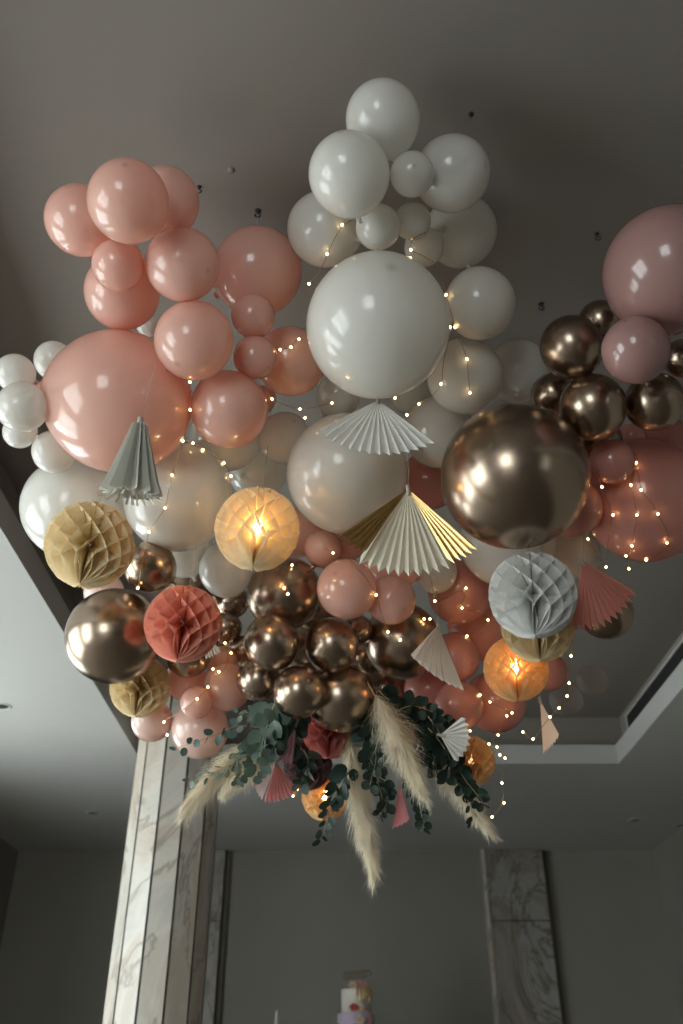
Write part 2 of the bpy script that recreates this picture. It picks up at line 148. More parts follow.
FANS = [
('white','open white paper fan hanging below the giant white balloon',[('white',(0.112,2.062,2.521),(-0.784,-0.140,-0.605),(0.697,-0.052,-0.715),0.246,14)],(0.117,2.126,2.660)),
('gold','open paper fan with gold foil edges and cream pleats, left of giant bronze balloon',[('cream',(0.197,2.143,2.245),(-0.560,0.144,-0.816),(0.432,0.103,-0.896),0.282,10),('foil',(0.197,2.143,2.245),(-0.794,0.000,-0.607),(-0.517,0.000,-0.856),0.270,5),('foil',(0.197,2.143,2.245),(0.392,0.000,-0.920),(0.686,0.000,-0.728),0.285,5)],(0.215,2.301,2.503)),
('coral','open coral paper fan right of the white honeycomb',[('coral',(0.803,2.541,2.234),(-0.184,0.398,-0.899),(0.853,0.445,-0.274),0.236,11)],(0.820,2.538,2.330)),
('cream','half open cream paper fan above the dark greenery, right of the bronze cluster',[('blush',(0.335,2.768,2.105),(-0.425,-0.587,-0.689),(0.252,-0.168,-0.953),0.281,8)],(0.346,2.844,2.284)),
('peach','narrow peach paper fan hanging alone near the ceiling recess on the right',[('blush',(0.775,3.274,2.029),(-0.072,0.000,-0.997),(0.139,-0.485,-0.863),0.218,6)],(0.785,3.248,2.143)),
('white2','small white paper fan among the dark greenery on the right',[('white',(0.345,3.005,1.795),(0.489,0.328,-0.808),(0.776,-0.333,0.536),0.108,8)],(0.336,3.218,1.947)),
('rosette','pink paper fan with pale edge below the eucalyptus on the left',[('pinkpale',(-0.250,3.329,1.802),(-0.473,-0.618,-0.628),(-0.251,-0.219,-0.943),0.170,5),('pink',(-0.250,3.329,1.802),(-0.231,-0.185,-0.955),(0.549,-0.310,-0.776),0.170,8)],(-0.253,3.320,1.893)),
('stripp','folded pink paper fan hanging under the greenery in the middle',[('pink',(0.219,3.305,1.715),(-0.223,0.000,-0.975),(0.129,-0.392,-0.911),0.174,4)],(0.214,3.300,1.801)),
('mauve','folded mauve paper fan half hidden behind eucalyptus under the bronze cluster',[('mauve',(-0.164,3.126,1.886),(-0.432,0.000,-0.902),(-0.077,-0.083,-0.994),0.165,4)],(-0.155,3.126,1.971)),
('white3','tiny white pleated paper fan behind the coral honeycomb',[('white',(-0.494,2.896,2.140),(0.085,0.000,-0.996),(0.631,-0.114,-0.767),0.110,5)],(-0.496,2.896,2.208))]
CONE_FAN = ((-0.578,1.967,2.349),(-0.593,2.037,2.164),(-0.538,1.899,2.533))
PLUMES = [
('cream pampas plume pointing down left, its tip in front of the marble column',(-0.329,3.166,1.825),(-0.579,3.133,1.528),0.110),
('cream pampas plume behind the left one, shorter and shaded',(-0.278,3.275,1.831),(-0.452,3.270,1.643),0.092),
('long cream pampas plume pointing straight down below everything else',(0.032,3.261,1.845),(0.120,3.286,1.338),0.101),
('cream pampas plume in front of the bottom greenery, tip to the right of middle',(0.121,3.029,1.949),(0.298,3.020,1.555),0.128),
('cream pampas plume pointing down right beside the dark eucalyptus',(0.336,3.215,1.804),(0.542,3.232,1.494),0.101),
('shaded pampas plume between the bottom one and the middle one, mostly hidden',(0.033,3.287,1.953),(0.040,3.347,1.701),0.073)]
EUCALYPTUS = [
('eucalyptus sprig with widely spaced leaves reaching left over the pale pink balloon',[(-0.288,3.097,1.853),(-0.372,3.061,1.848),(-0.458,3.037,1.803),(-0.579,3.007,1.746)],15,0.0205,'spaced'),
('eucalyptus stem along the upper edge of the left pampas plume',[(-0.245,3.131,1.888),(-0.331,3.125,1.800),(-0.414,3.115,1.713),(-0.536,3.086,1.655)],26,0.0189,'l'),
('big-leaved pale eucalyptus stem under the bronze cluster on the left',[(-0.234,2.991,1.919),(-0.260,3.010,1.844),(-0.279,3.028,1.767),(-0.290,3.051,1.669)],20,0.0329,'l'),
('eucalyptus stem with pale leaves right beneath the lowest front bronze balloon',[(-0.193,3.039,1.915),(-0.221,3.051,1.859),(-0.241,3.061,1.804),(-0.232,3.069,1.763)],15,0.0308,'d'),
('eucalyptus tip between left pampas plume and pink rosette fan',[(-0.302,3.107,1.820),(-0.336,3.116,1.760),(-0.355,3.124,1.709),(-0.366,3.128,1.667)],18,0.0205,'l'),
('eucalyptus stem reaching up left between the pink and bronze balloons',[(-0.186,3.078,1.869),(-0.251,3.054,1.883),(-0.307,3.032,1.889),(-0.369,3.016,1.876)],18,0.0205,'l'),
('eucalyptus stem hanging left of the bottom pampas plume over the orange honeycomb',[(0.039,3.207,1.752),(-0.005,3.208,1.680),(-0.041,3.207,1.608),(-0.069,3.215,1.490)],28,0.0242,'d'),
('dark eucalyptus stem in the middle, above the folded pink fan',[(0.087,3.157,1.898),(0.097,3.181,1.807),(0.122,3.199,1.724),(0.150,3.219,1.629)],28,0.0264,'d'),
('dark eucalyptus stem at the right end, hanging over the orange honeycomb',[(0.315,3.080,1.892),(0.375,3.095,1.790),(0.426,3.108,1.686),(0.495,3.111,1.589)],37,0.0264,'d'),
('dark eucalyptus stem arching over the right pampas plume',[(0.309,3.136,1.917),(0.361,3.128,1.864),(0.399,3.132,1.776),(0.455,3.144,1.644)],33,0.0264,'d'),
('eucalyptus stem with leaves hanging below the middle pampas plume',[(0.229,3.126,1.782),(0.252,3.155,1.682),(0.278,3.177,1.597),(0.290,3.194,1.526)],24,0.0220,'d'),
('dark eucalyptus stem left of the middle pampas plume, under the red honeycomb',[(0.126,3.087,1.910),(0.111,3.109,1.831),(0.124,3.127,1.753),(0.101,3.149,1.663)],24,0.0264,'d'),
('dark eucalyptus stem deep in the shade above the orange hanging lantern',[(-0.141,3.245,1.821),(-0.125,3.250,1.785),(-0.132,3.256,1.742),(-0.153,3.263,1.692)],15,0.0264,'d'),
('dark eucalyptus stem reaching up right below the cream fan',[(0.198,3.121,1.923),(0.259,3.097,1.937),(0.331,3.086,1.910),(0.393,3.079,1.869)],26,0.0242,'d'),
('dark eucalyptus stem at the centre behind the middle pampas plume',[(0.221,3.189,1.964),(0.257,3.202,1.883),(0.309,3.211,1.802),(0.361,3.213,1.736)],33,0.0264,'d'),
('short eucalyptus stem hanging below the right pampas plume',[(0.395,3.127,1.728),(0.427,3.134,1.669),(0.452,3.140,1.608),(0.458,3.152,1.535)],13,0.0220,'d'),
('dark eucalyptus stem behind bottom pampas plume, pointing right',[(0.114,3.268,1.753),(0.150,3.269,1.697),(0.170,3.269,1.643),(0.140,3.271,1.590)],19,0.0242,'d'),
('dark eucalyptus stem above the right lantern, pointing steeply down from the coral balloons',[(0.266,3.157,1.984),(0.308,3.170,1.902),(0.333,3.185,1.809),(0.344,3.197,1.724)],30,0.0264,'d'),
('dark eucalyptus stem tucked right of the largest low bronze balloon',[(0.138,3.151,2.021),(0.175,3.150,1.981),(0.211,3.157,1.921),(0.231,3.166,1.851)],24,0.0264,'d'),
('dark eucalyptus stem between the red honeycomb and the pale eucalyptus',[(-0.155,3.137,1.944),(-0.165,3.148,1.894),(-0.182,3.162,1.831),(-0.174,3.170,1.789)],24,0.0264,'d'),
('dark eucalyptus stem beside the small white fan',[(0.312,3.076,1.846),(0.352,3.075,1.794),(0.383,3.078,1.730),(0.373,3.085,1.668)],24,0.0264,'d')]
HOOKS = [
('small black ceiling hook with a line down to the large pink balloon',(-0.284,1.933,3.250)),
('tiny ceiling hook at the right edge of the top pink cluster',(-0.471,1.838,3.250)),
('small dark ceiling hook left of the dark bronze cluster',(0.758,2.356,3.250)),
('small dark ceiling hook left of the giant rose balloon',(0.891,2.029,3.250)),
('pale plaster screw spot on the ceiling between pink and white clusters',(-0.359,1.774,3.250)),
('small mark-like ceiling hook right of the topmost white balloon',(0.396,1.578,3.250))]
DOWNLIGHTS = [
('recessed downlight in the left ceiling border near the column',(-2.238,8.110,2.850)),
('recessed downlight at the left edge of the picture',(-2.217,5.480,2.850)),
('recessed downlight in the far right ceiling, left of two',(2.712,8.354,2.850)),
('recessed downlight in the far right ceiling, at the picture edge',(3.195,8.537,2.850))]

# ------------------------------------------------------------------ helpers
def link(name, me, mat=None, parent=None, smooth=False):
    if mat is not None:
        for m in (mat if isinstance(mat, (list, tuple)) else [mat]):
            me.materials.append(m)
    if smooth:
        me.polygons.foreach_set('use_smooth', [True] * len(me.polygons))
    o = bpy.data.objects.new(name, me)
    COL.objects.link(o)
    if parent is not None:
        o.parent = parent
    return o

def mesh_of(bm, name='mesh'):
    me = bpy.data.meshes.new(name)
    bmesh.ops.recalc_face_normals(bm, faces=bm.faces[:])
    bm.to_mesh(me); bm.free()
    return me

def pymesh(vs, fs, name='mesh', mats=None):
    me = bpy.data.meshes.new(name)
    me.from_pydata([tuple(v) for v in vs], [], fs)
    if mats:
        me.polygons.foreach_set('material_index', mats)
    me.update()
    return me

def tag(o, label=None, cat=None, group=None, kind=None):
    if label: o['label'] = label
    if cat: o['category'] = cat
    if group: o['group'] = group
    if kind: o['kind'] = kind
    return o

def empty(name, loc, label, cat, group=None):
    o = bpy.data.objects.new(name, None)
    o.empty_display_size = .05
    COL.objects.link(o); o.location = loc
    return tag(o, label, cat, group)

def add_box(bm, lo, hi, bevel=0.0):
    r = bmesh.ops.create_cube(bm, size=1.0)
    vs = r['verts']
    for v in vs:
        v.co = V(((lo[0] + hi[0]) / 2 + v.co.x * (hi[0] - lo[0]), (lo[1] + hi[1]) / 2 + v.co.y * (hi[1] - lo[1]), (lo[2] + hi[2]) / 2 + v.co.z * (hi[2] - lo[2])))
    if bevel:
        es = list({e for v in vs for e in v.link_edges})
        bmesh.ops.bevel(bm, geom=es, offset=bevel, segments=2, affect='EDGES', profile=.5)

def boxes(name, bs, mat, parent=None, bevel=0.0):
    bm = bmesh.new()
    for lo, hi in bs: add_box(bm, lo, hi, bevel)
    return link(name, mesh_of(bm, name), mat, parent)

def lathe(prof, seg=48):
    """prof: list of (radius, z), surface of revolution round z."""
    vs, fs = [], []
    rows = []
    for r, z in prof:
        if r < 1e-6:
            rows.append([len(vs)]); vs.append((0, 0, z))
        else:
            rows.append(list(range(len(vs), len(vs) + seg)))
            vs += [(r * math.cos(2 * math.pi * k / seg), r * math.sin(2 * math.pi * k / seg), z) for k in range(seg)]
    for a, b in zip(rows[:-1], rows[1:]):
        for k in range(seg):
            k2 = (k + 1) % seg
            if len(a) == 1 and len(b) == 1: continue
            if len(a) == 1: fs.append((a[0], b[k2], b[k]))
            elif len(b) == 1: fs.append((a[k], a[k2], b[0]))
            else: fs.append((a[k], a[k2], b[k2], b[k]))
    return vs, fs

def tube(pts, rad, seg=6, taper=None):
    pts = [V(p) for p in pts]
    vs, fs = [], []
    n = len(pts)
    up = V((0.31, 0.2, 0.93))
    for i, p in enumerate(pts):
        t = (pts[min(i + 1, n - 1)] - pts[max(i - 1, 0)])
        t = t.normalized() if t.length > 1e-9 else V((0, 0, 1))
        a = t.cross(up)
        if a.length < 1e-3: a = t.cross(V((1, 0, 0)))
        a.normalize(); b = t.cross(a)
        r = rad * (1 if taper is None else 1 + (taper - 1) * i / max(1, n - 1))
        for k in range(seg):
            an = 2 * math.pi * k / seg
            vs.append(p + a * (r * math.cos(an)) + b * (r * math.sin(an)))
    for i in range(n - 1):
        for k in range(seg):
            k2 = (k + 1) % seg
            fs.append((i * seg + k, i * seg + k2, (i + 1) * seg + k2, (i + 1) * seg + k))
    fs.append(tuple(range(seg - 1, -1, -1)))
    fs.append(tuple(range((n - 1) * seg, n * seg)))
    return vs, fs

def spline(pts, n):
    P = [V(p) for p in pts]
    P = [P[0] * 2 - P[1]] + P + [P[-1] * 2 - P[-2]]
    out = []
    segs = len(P) - 3
    for k in range(n):
        t = k / (n - 1) * segs
        i = min(int(t), segs - 1); u = t - i
        a, b, c, d = P[i:i + 4]
        out.append(.5 * ((2 * b) + (c - a) * u + (2 * a - 5 * b + 4 * c - d) * u * u + (3 * b - a - 3 * c + d) * u ** 3))
    return out

# ------------------------------------------------------------------ materials
def new_mat(name):
    m = bpy.data.materials.new(name); m.use_nodes = True
    nt = m.node_tree
    for n in list(nt.nodes): nt.nodes.remove(n)
    out = nt.nodes.new('ShaderNodeOutputMaterial')
    return m, nt, out

def pbsdf(nt, col=(.5, .5, .5), rough=.5, metal=0.0, **kw):
    p = nt.nodes.new('ShaderNodeBsdfPrincipled')
    p.inputs['Base Color'].default_value = (*col, 1)
    p.inputs['Roughness'].default_value = rough
    p.inputs['Metallic'].default_value = metal
    for k, v in kw.items(): p.inputs[k].default_value = v
    return p

def noise(nt, scale, detail=3, rough=.5, dist=0.0, coord='Object', vec=None):
    n = nt.nodes.new('ShaderNodeTexNoise')
    n.inputs['Scale'].default_value = scale; n.inputs['Detail'].default_value = detail
    n.inputs['Roughness'].default_value = rough; n.inputs['Distortion'].default_value = dist
    if vec is None:
        tc = nt.nodes.new('ShaderNodeTexCoord'); vec = tc.outputs[coord]
    nt.links.new(vec, n.inputs['Vector'])
    return n

def ramp(nt, src, stops):
    r = nt.nodes.new('ShaderNodeValToRGB')
    e = r.color_ramp.elements
    while len(e) < len(stops): e.new(.5)
    for el, (p, c) in zip(e, stops):
        el.position = p; el.color = (*c, 1)
    nt.links.new(src, r.inputs['Fac'])
    return r

def simple(name, col, rough=.5, metal=0.0, var=.06, scale=6.0, bump=0.0, **kw):
    m, nt, out = new_mat(name)
    p = pbsdf(nt, col, rough, metal, **kw)
    n = noise(nt, scale)
    lo = tuple(c * (1 - var) for c in col); hi = tuple(min(1, c * (1 + var)) for c in col)
    r = ramp(nt, n.outputs['Fac'], [(.3, lo), (.7, hi)])
    nt.links.new(r.outputs['Color'], p.inputs['Base Color'])
    if bump:
        n2 = noise(nt, scale * 20)
        b = nt.nodes.new('ShaderNodeBump'); b.inputs['Strength'].default_value = bump; b.inputs['Distance'].default_value = .01
        nt.links.new(n2.outputs['Fac'], b.inputs['Height']); nt.links.new(b.outputs['Normal'], p.inputs['Normal'])
    nt.links.new(p.outputs[0], out.inputs[0])
    return m

def latex(name, col, tr=.28, rough=.24):
    """thin rubber skin: glossy, lets some light through, thicker dark spot at the tip (local +z)"""
    m, nt, out = new_mat(name)
    p = pbsdf(nt, col, rough)
    p.inputs['Specular IOR Level'].default_value = .5
    p.inputs['Coat Weight'].default_value = .8; p.inputs['Coat Roughness'].default_value = .07
    t = nt.nodes.new('ShaderNodeBsdfTranslucent')
    tc = nt.nodes.new('ShaderNodeTexCoord'); sp = nt.nodes.new('ShaderNodeSeparateXYZ')
    nt.links.new(tc.outputs['Object'], sp.inputs[0])
    dark = tuple(c * .45 for c in col); col2 = tuple(c * .97 for c in col)
    # z in -1..1.04 -> ramp
    mr = nt.nodes.new('ShaderNodeMapRange'); mr.inputs['From Min'].default_value = .9; mr.inputs['From Max'].default_value = 1.05
    nt.links.new(sp.outputs['Z'], mr.inputs['Value'])
    r = ramp(nt, mr.outputs[0], [(0, col), (.82, col2), (.93, dark)])
    nt.links.new(r.outputs['Color'], p.inputs['Base Color'])
    sat = tuple(c ** 1.25 for c in col)
    t.inputs['Color'].default_value = (*sat, 1)
    mx = nt.nodes.new('ShaderNodeMixShader'); mx.inputs[0].default_value = tr
    nt.links.new(p.outputs[0], mx.inputs[1]); nt.links.new(t.outputs[0], mx.inputs[2])
    nt.links.new(mx.outputs[0], out.inputs[0])
    return m

def paper(name, col, tr=.35, rough=.75, var=.05):
    m, nt, out = new_mat(name)
    p = pbsdf(nt, col, rough); p.inputs['Specular IOR Level'].default_value = .2
    n = noise(nt, 9)
    r = ramp(nt, n.outputs['Fac'], [(.3, tuple(c * (1 - var) for c in col)), (.7, tuple(min(1, c * (1 + var)) for c in col))])
    t = nt.nodes.new('ShaderNodeBsdfTranslucent')
    nt.links.new(r.outputs['Color'], p.inputs['Base Color']); nt.links.new(r.outputs['Color'], t.inputs['Color'])
    mx = nt.nodes.new('ShaderNodeMixShader'); mx.inputs[0].default_value = tr
    nt.links.new(p.outputs[0], mx.inputs[1]); nt.links.new(t.outputs[0], mx.inputs[2])
    nt.links.new(mx.outputs[0], out.inputs[0])
    return m

def emitter(name, col, strength):
    m, nt, out = new_mat(name)
    e = nt.nodes.new('ShaderNodeEmission'); e.inputs['Color'].default_value = (*col, 1); e.inputs['Strength'].default_value = strength
    nt.links.new(e.outputs[0], out.inputs[0])
    return m

def marble(name, base, vein, warm, scale=1.0, rough=.3):
    m, nt, out = new_mat(name)
    p = pbsdf(nt, base, rough)
    tc = nt.nodes.new('ShaderNodeTexCoord'); mp = nt.nodes.new('ShaderNodeMapping')
    mp.inputs['Scale'].default_value = (scale * 1.4, scale * 1.4, scale * .7); mp.inputs['Rotation'].default_value = (.3, .5, .4)
    nt.links.new(tc.outputs['Object'], mp.inputs[0])
    n1 = noise(nt, 1.6, 6, .6, 1.2, vec=mp.outputs[0])
    r1 = ramp(nt, n1.outputs['Fac'], [(.25, tuple(b * .62 for b in base)), (.46, base), (.53, warm), (.7, tuple(min(1, b * 1.12) for b in base))])
    n2 = noise(nt, 1.1, 5, .55, 2.2, vec=mp.outputs[0])
    r2 = ramp(nt, n2.outputs['Fac'], [(.478, (0, 0, 0)), (.5, (1, 1, 1)), (.522, (0, 0, 0))])
    mx = nt.nodes.new('ShaderNodeMix'); mx.data_type = 'RGBA'
    nt.links.new(r2.outputs['Color'], mx.inputs['Factor']); nt.links.new(r1.outputs['Color'], mx.inputs['A'])
    mx.inputs['B'].default_value = (*vein, 1)
    nt.links.new(mx.outputs['Result'], p.inputs['Base Color'])
    nt.links.new(p.outputs[0], out.inputs[0])
    return m

M = {}
M['white'] = latex('white_latex', (.87, .85, .80), .38)
M['pink'] = latex('pink_latex', (.93, .60, .50), .36)
M['rose'] = latex('rose_latex', (.47, .265, .245), .25)
M['pale'] = latex('pale_pink_latex', (.90, .66, .58), .3)
M['coral'] = latex('coral_latex', (.80, .385, .325), .34)
def smoky():
    m, nt, out = new_mat('clear_smoky_latex')
    p = pbsdf(nt, (.55, .50, .45), .25); a = nt.nodes.new('ShaderNodeBsdfTransparent'); a.inputs[0].default_value = (.95, .93, .9, 1)
    mx = nt.nodes.new('ShaderNodeMixShader'); mx.inputs[0].default_value = .16
    nt.links.new(a.outputs[0], mx.inputs[1]); nt.links.new(p.outputs[0], mx.inputs[2]); nt.links.new(mx.outputs[0], out.inputs[0])
    return m
M['clear'] = smoky()
M['gold'] = simple('bronze_chrome_latex', (.42, .32, .245), .26, 1.0, var=.03, scale=3)
P_ = {'h_beige': paper('beige_paper', (.90, .77, .52), .25), 'h_lit': paper('cream_lantern_paper', (.90, .80, .60), .5), 'h_amber': paper('amber_lantern_paper', (.84, .62, .34), .5),
      'h_coral': paper('coral_paper', (.88, .42, .32), .25), 'h_white': paper('white_tissue_paper', (.83, .83, .81), .2),
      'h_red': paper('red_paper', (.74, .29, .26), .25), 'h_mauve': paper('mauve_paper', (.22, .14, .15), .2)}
FM = {'white': paper('white_fan_paper', (.78, .77, .73), .14), 'cream': paper('cream_fan_paper', (.74, .68, .55), .14), 'coral': paper('coral_fan_paper', (.76, .32, .26), .14),
      'blush': paper('blush_fan_paper', (.84, .72, .62), .16), 'pink': paper('pink_fan_paper', (.78, .33, .33), .3), 'pinkpale': paper('pale_fan_paper', (.85, .70, .66), .3),
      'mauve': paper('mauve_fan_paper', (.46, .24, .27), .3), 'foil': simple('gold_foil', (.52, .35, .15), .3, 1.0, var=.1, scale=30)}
M['string'] = simple('twine', (.42, .38, .33), .8)
M['copper'] = simple('copper_wire', (.45, .28, .16), .35, 1.0)
M['bulb'] = emitter('warm_led', (1.0, .66, .28), 16.0)
M['lamp_soft'] = emitter('soft_lantern_bulb', (1.0, .62, .28), 42.0)
M['lamp_dim'] = emitter('dim_lantern_bulb', (1.0, .60, .26), 1.5)
M['lamp'] = emitter('lantern_bulb', (1.0, .66, .32), 90.0)
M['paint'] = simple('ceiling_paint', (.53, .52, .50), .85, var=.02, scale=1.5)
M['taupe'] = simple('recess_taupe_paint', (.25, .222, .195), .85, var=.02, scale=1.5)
M['wall'] = simple('taupe_wall_paint', (.25, .232, .205), .9, var=.04, scale=1.2, bump=.05)
M['floor'] = simple('floor_stone', (.16, .142, .12), .45, var=.1, scale=1.0)
M['marble'] = marble('column_marble', (.57, .535, .475), (.34, .29, .24), (.49, .42, .34), .8)
M['slab'] = marble('pilaster_marble', (.32, .305, .275), (.13, .115, .10), (.22, .19, .15), .75)
M['joint'] = simple('dark_joint', (.10, .085, .07), .7)
M['black'] = simple('black_metal', (.02, .02, .02), .5)
M['frame'] = simple('window_frame_paint', (.55, .55, .53), .4)
M['steel'] = simple('dark_downlight_metal', (.10, .10, .095), .4, .6)

def glass():
    m, nt, out = new_mat('window_glass')
    t = nt.nodes.new('ShaderNodeBsdfTransparent'); t.inputs[0].default_value = (.96, .98, .97, 1)
    g = nt.nodes.new('ShaderNodeBsdfGlossy'); g.inputs['Roughness'].default_value = 0.02
    mx = nt.nodes.new('ShaderNodeMixShader'); mx.inputs[0].default_value = .06
    nt.links.new(t.outputs[0], mx.inputs[1]); nt.links.new(g.outputs[0], mx.inputs[2]); nt.links.new(mx.outputs[0], out.inputs[0])
    return m
M['glass'] = glass()

# ------------------------------------------------------------------ the room
SOF, TRAY = 2.85, 3.25
XL, XR, YB, YF = -3.37, 3.23, 9.62, -4.0
TX0, TX1, TY0, TY1 = -1.52, 2.12, -2.6, 6.68

def struct(o):
    o['kind'] = 'structure'
    return o

struct(boxes('floor', [((XL - .3, YF - .3, -.12), (XR + .3, YB + .3, 0))], M['floor']))

def wall_x(name, x0, x1, holes):
    """a wall along y with rectangular openings (y0, y1, z0, z1)"""
    bs = []; y = YF - .3
    for (a, b, z0, z1) in holes:
        bs.append(((x0, y, 0), (x1, a, TRAY + .2)))
        bs.append(((x0, a, 0), (x1, b, z0))); bs.append(((x0, a, z1), (x1, b, TRAY + .2)))
        y = b
    bs.append(((x0, y, 0), (x1, YB + .3, TRAY + .2)))
    return struct(boxes(name, bs, M['wall']))

WL = [(-.5, 1.3, .25, 2.55), (1.9, 3.7, .25, 2.55), (4.3, 6.1, .25, 2.55)]
WR = [(-1.6, -1.1, .9, 2.3)]
wall_x('wall_left', XL - .25, XL, WL)
wall_x('wall_right', XR, XR + .25, WR)
struct(boxes('wall_back', [((XL, YB, 0), (XR, YB + .25, TRAY + .2))], M['wall']))
WF = [(-2.8, -.9, .25, 2.5)]
bs = []; x = XL
for a, b, z0, z1 in WF:
    bs += [((x, YF - .25, 0), (a, YF, TRAY + .2)), ((a, YF - .25, 0), (b, YF, z0)), ((a, YF - .25, z1), (b, YF, TRAY + .2))]; x = b
bs.append(((x, YF - .25, 0), (XR, YF, TRAY + .2)))
struct(boxes('wall_front', bs, M['wall']))

n_win = [0]
def window(axis, pos, thick, a, b, z0, z1, inward):
    n_win[0] += 1
    def bx(u0, u1, w0, w1, d0, d1):
        if axis == 'x': return ((pos + d0, u0, w0), (pos + d1, u1, w1))
        return ((u0, pos + d0, w0), (u1, pos + d1, w1))
    m0, m1 = thick * .4, thick * .6
    f = .06; mid = (a + b) / 2; zt = z0 + (z1 - z0) * .7
    fr = boxes('window_%d' % n_win[0], [bx(a, a + f, z0, z1, m0, m1), bx(b - f, b, z0, z1, m0, m1), bx(a + f, b - f, z0, z0 + f, m0, m1), bx(a + f, b - f, z1 - f, z1, m0, m1),
                bx(mid - .03, mid + .03, z0 + f, z1 - f, m0, m1), bx(a + f, mid - .03, zt - .02, zt + .02, m0, m1), bx(mid + .03, b - f, zt - .02, zt + .02, m0, m1)], M['frame'])
    struct(fr)
    boxes('glazing', [bx(a + f, b - f, z0 + f, z1 - f, thick * .49, thick * .51)], M['glass'], fr)
    boxes('window_sill', [bx(a - .04, b + .04, z0 - .03, z0, -.04 if inward < 0 else m0, m1 if inward < 0 else thick + .04)], M['frame'], fr)
    # daylight portal in the opening (guides the sampling of the sky, gives no light of its own)
    L = bpy.data.lights.new('daylight_portal', 'AREA'); L.shape = 'RECTANGLE'; L.size = b - a; L.size_y = z1 - z0
    L.cycles.is_portal = True
    lo = bpy.data.objects.new('daylight_portal', L); COL.objects.link(lo)
    c = pos + thick * .5
    if axis == 'x':
        lo.location = (c, mid, (z0 + z1) / 2); d = V((1 if inward > 0 else -1, 0, 0))
    else:
        lo.location = (mid, c, (z0 + z1) / 2); d = V((0, 1 if inward > 0 else -1, 0))
    lo.rotation_euler = d.to_track_quat('-Z', 'Z').to_euler()
    lo.parent = fr
for h in WL: window('x', XL - .25, .25, *h, 1)
for h in WR: window('x', XR, .25, *h, -1)
for h in WF: window('y', YF - .25, .25, *h, 1)

# lower ceiling border with its lip, then the raised recess set back above it
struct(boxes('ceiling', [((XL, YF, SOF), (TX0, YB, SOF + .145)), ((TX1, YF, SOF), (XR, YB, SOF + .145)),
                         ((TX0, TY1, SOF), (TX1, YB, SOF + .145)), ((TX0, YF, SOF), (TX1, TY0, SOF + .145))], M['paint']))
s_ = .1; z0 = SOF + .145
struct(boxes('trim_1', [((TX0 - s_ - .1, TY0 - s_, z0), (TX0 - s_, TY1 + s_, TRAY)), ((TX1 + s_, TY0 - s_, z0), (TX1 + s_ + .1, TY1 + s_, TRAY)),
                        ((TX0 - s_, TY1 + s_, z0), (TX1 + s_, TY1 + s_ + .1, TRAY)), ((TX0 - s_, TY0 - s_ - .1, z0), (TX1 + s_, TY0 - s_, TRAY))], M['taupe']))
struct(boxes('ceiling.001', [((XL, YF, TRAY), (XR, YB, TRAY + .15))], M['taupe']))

# long dark air slot in the right side of the recess
vent = tag(boxes('air_vent', [((TX1 + s_ - .012, TY0 + .4, z0 + .005), (TX1 + s_, TY1 - .12, z0 + .185))], M['black']), 'long dark air slot in the right side of the ceiling recess', 'vent')
vent_fr = boxes('vent_frame', [((TX1 + s_ - .02, TY0 + .4, z0 + .185), (TX1 + s_, TY1 - .1, z0 + .20)), ((TX1 + s_ - .02, TY1 - .12, z0 + .0), (TX1 + s_, TY1 - .1, z0 + .185))], M['paint'], vent)

for lab, p in DOWNLIGHTS:
    o = empty('recessed_downlight', (p[0], p[1], SOF), lab, 'ceiling light', 'recessed downlights in the ceiling border')
    vs, fs = lathe([(.048, -.0005), (.052, -.007), (.066, -.005), (.069, 0)], 32)
    link('trim_ring', pymesh(vs, fs), M['frame'], o, True)
    vs, fs = lathe([(0, -.001), (.02, -.0012), (.048, -.002), (.05, -.0008)], 32)
    link('dark_reflector', pymesh(vs, fs), M['steel'], o, True)

# marble column: twelve flat facets with dark grooves between them
def column(cx, cy, r, z1):
    n = 12; bm = bmesh.new()
    root = None
    vs, fs = [], []
    g = .10
    for k in range(n):
        a0 = 2 * math.pi * (k + .5) / n + R(6); a1 = 2 * math.pi * (k + 1.5) / n + R(6)
        p0 = V((math.cos(a0) * r, math.sin(a0) * r, 0)); p1 = V((math.cos(a1) * r, math.sin(a1) * r, 0))
        q0 = p0.lerp(p1, g / 2); q1 = p0.lerp(p1, 1 - g / 2)
        ins = .955
        pts = [p0 * ins, q0 * ins * 1.0, q0, q1, q1 * ins, p1 * ins]
        b = len(vs)
        for p in pts: vs += [(p.x, p.y, 0), (p.x, p.y, z1)]
        for i in range(5): fs.append((b + 2 * i, b + 2 * i + 2, b + 2 * i + 3, b + 2 * i + 1))
    mats = []
    for k in range(n): mats += [1, 1, 0, 1, 1]
    me = pymesh(vs, fs, 'column', mats)
    o = link('column', me, [M['marble'], M['joint']])
    o.location = (cx, cy, 0)
    return struct(o)
colm = column(-1.135, 6.12, .303, TRAY)
vs, fs = lathe([(.39, 0), (.39, .12), (.375, .14), (.34, .17), (.33, .2)], 12)
link('column_base', pymesh(vs, fs), M['marble'], colm)

def pilaster(x0, x1, name):
    root = struct(boxes(name, [((x0 + .03, YB - .07, 0), (x1 - .03, YB, SOF))], M['joint']))
    z = 0; k = 0
    for z1 in (.6, 1.25, 2.17, SOF):
        boxes('marble_slab', [((x0 + .025, YB - .1, z + .004), (x1 - .02, YB - .07, z1 - .004))], M['slab'], root, .004)
        z = z1; k += 1
    boxes('edge_strip', [((x0, YB - .11, 0), (x0 + .03, YB - .001, SOF))], M['marble'], root)
    boxes('painted_shadow_strip', [((x1 - .02, YB - .05, 0), (x1 + .03, YB - .001, SOF))], M['joint'], root)  # dark strip standing in for the shadow beside the pilaster
    return root
pilaster(1.445, 2.09, 'trim_2')
pilaster(-1.86, -1.18, 'trim_3')

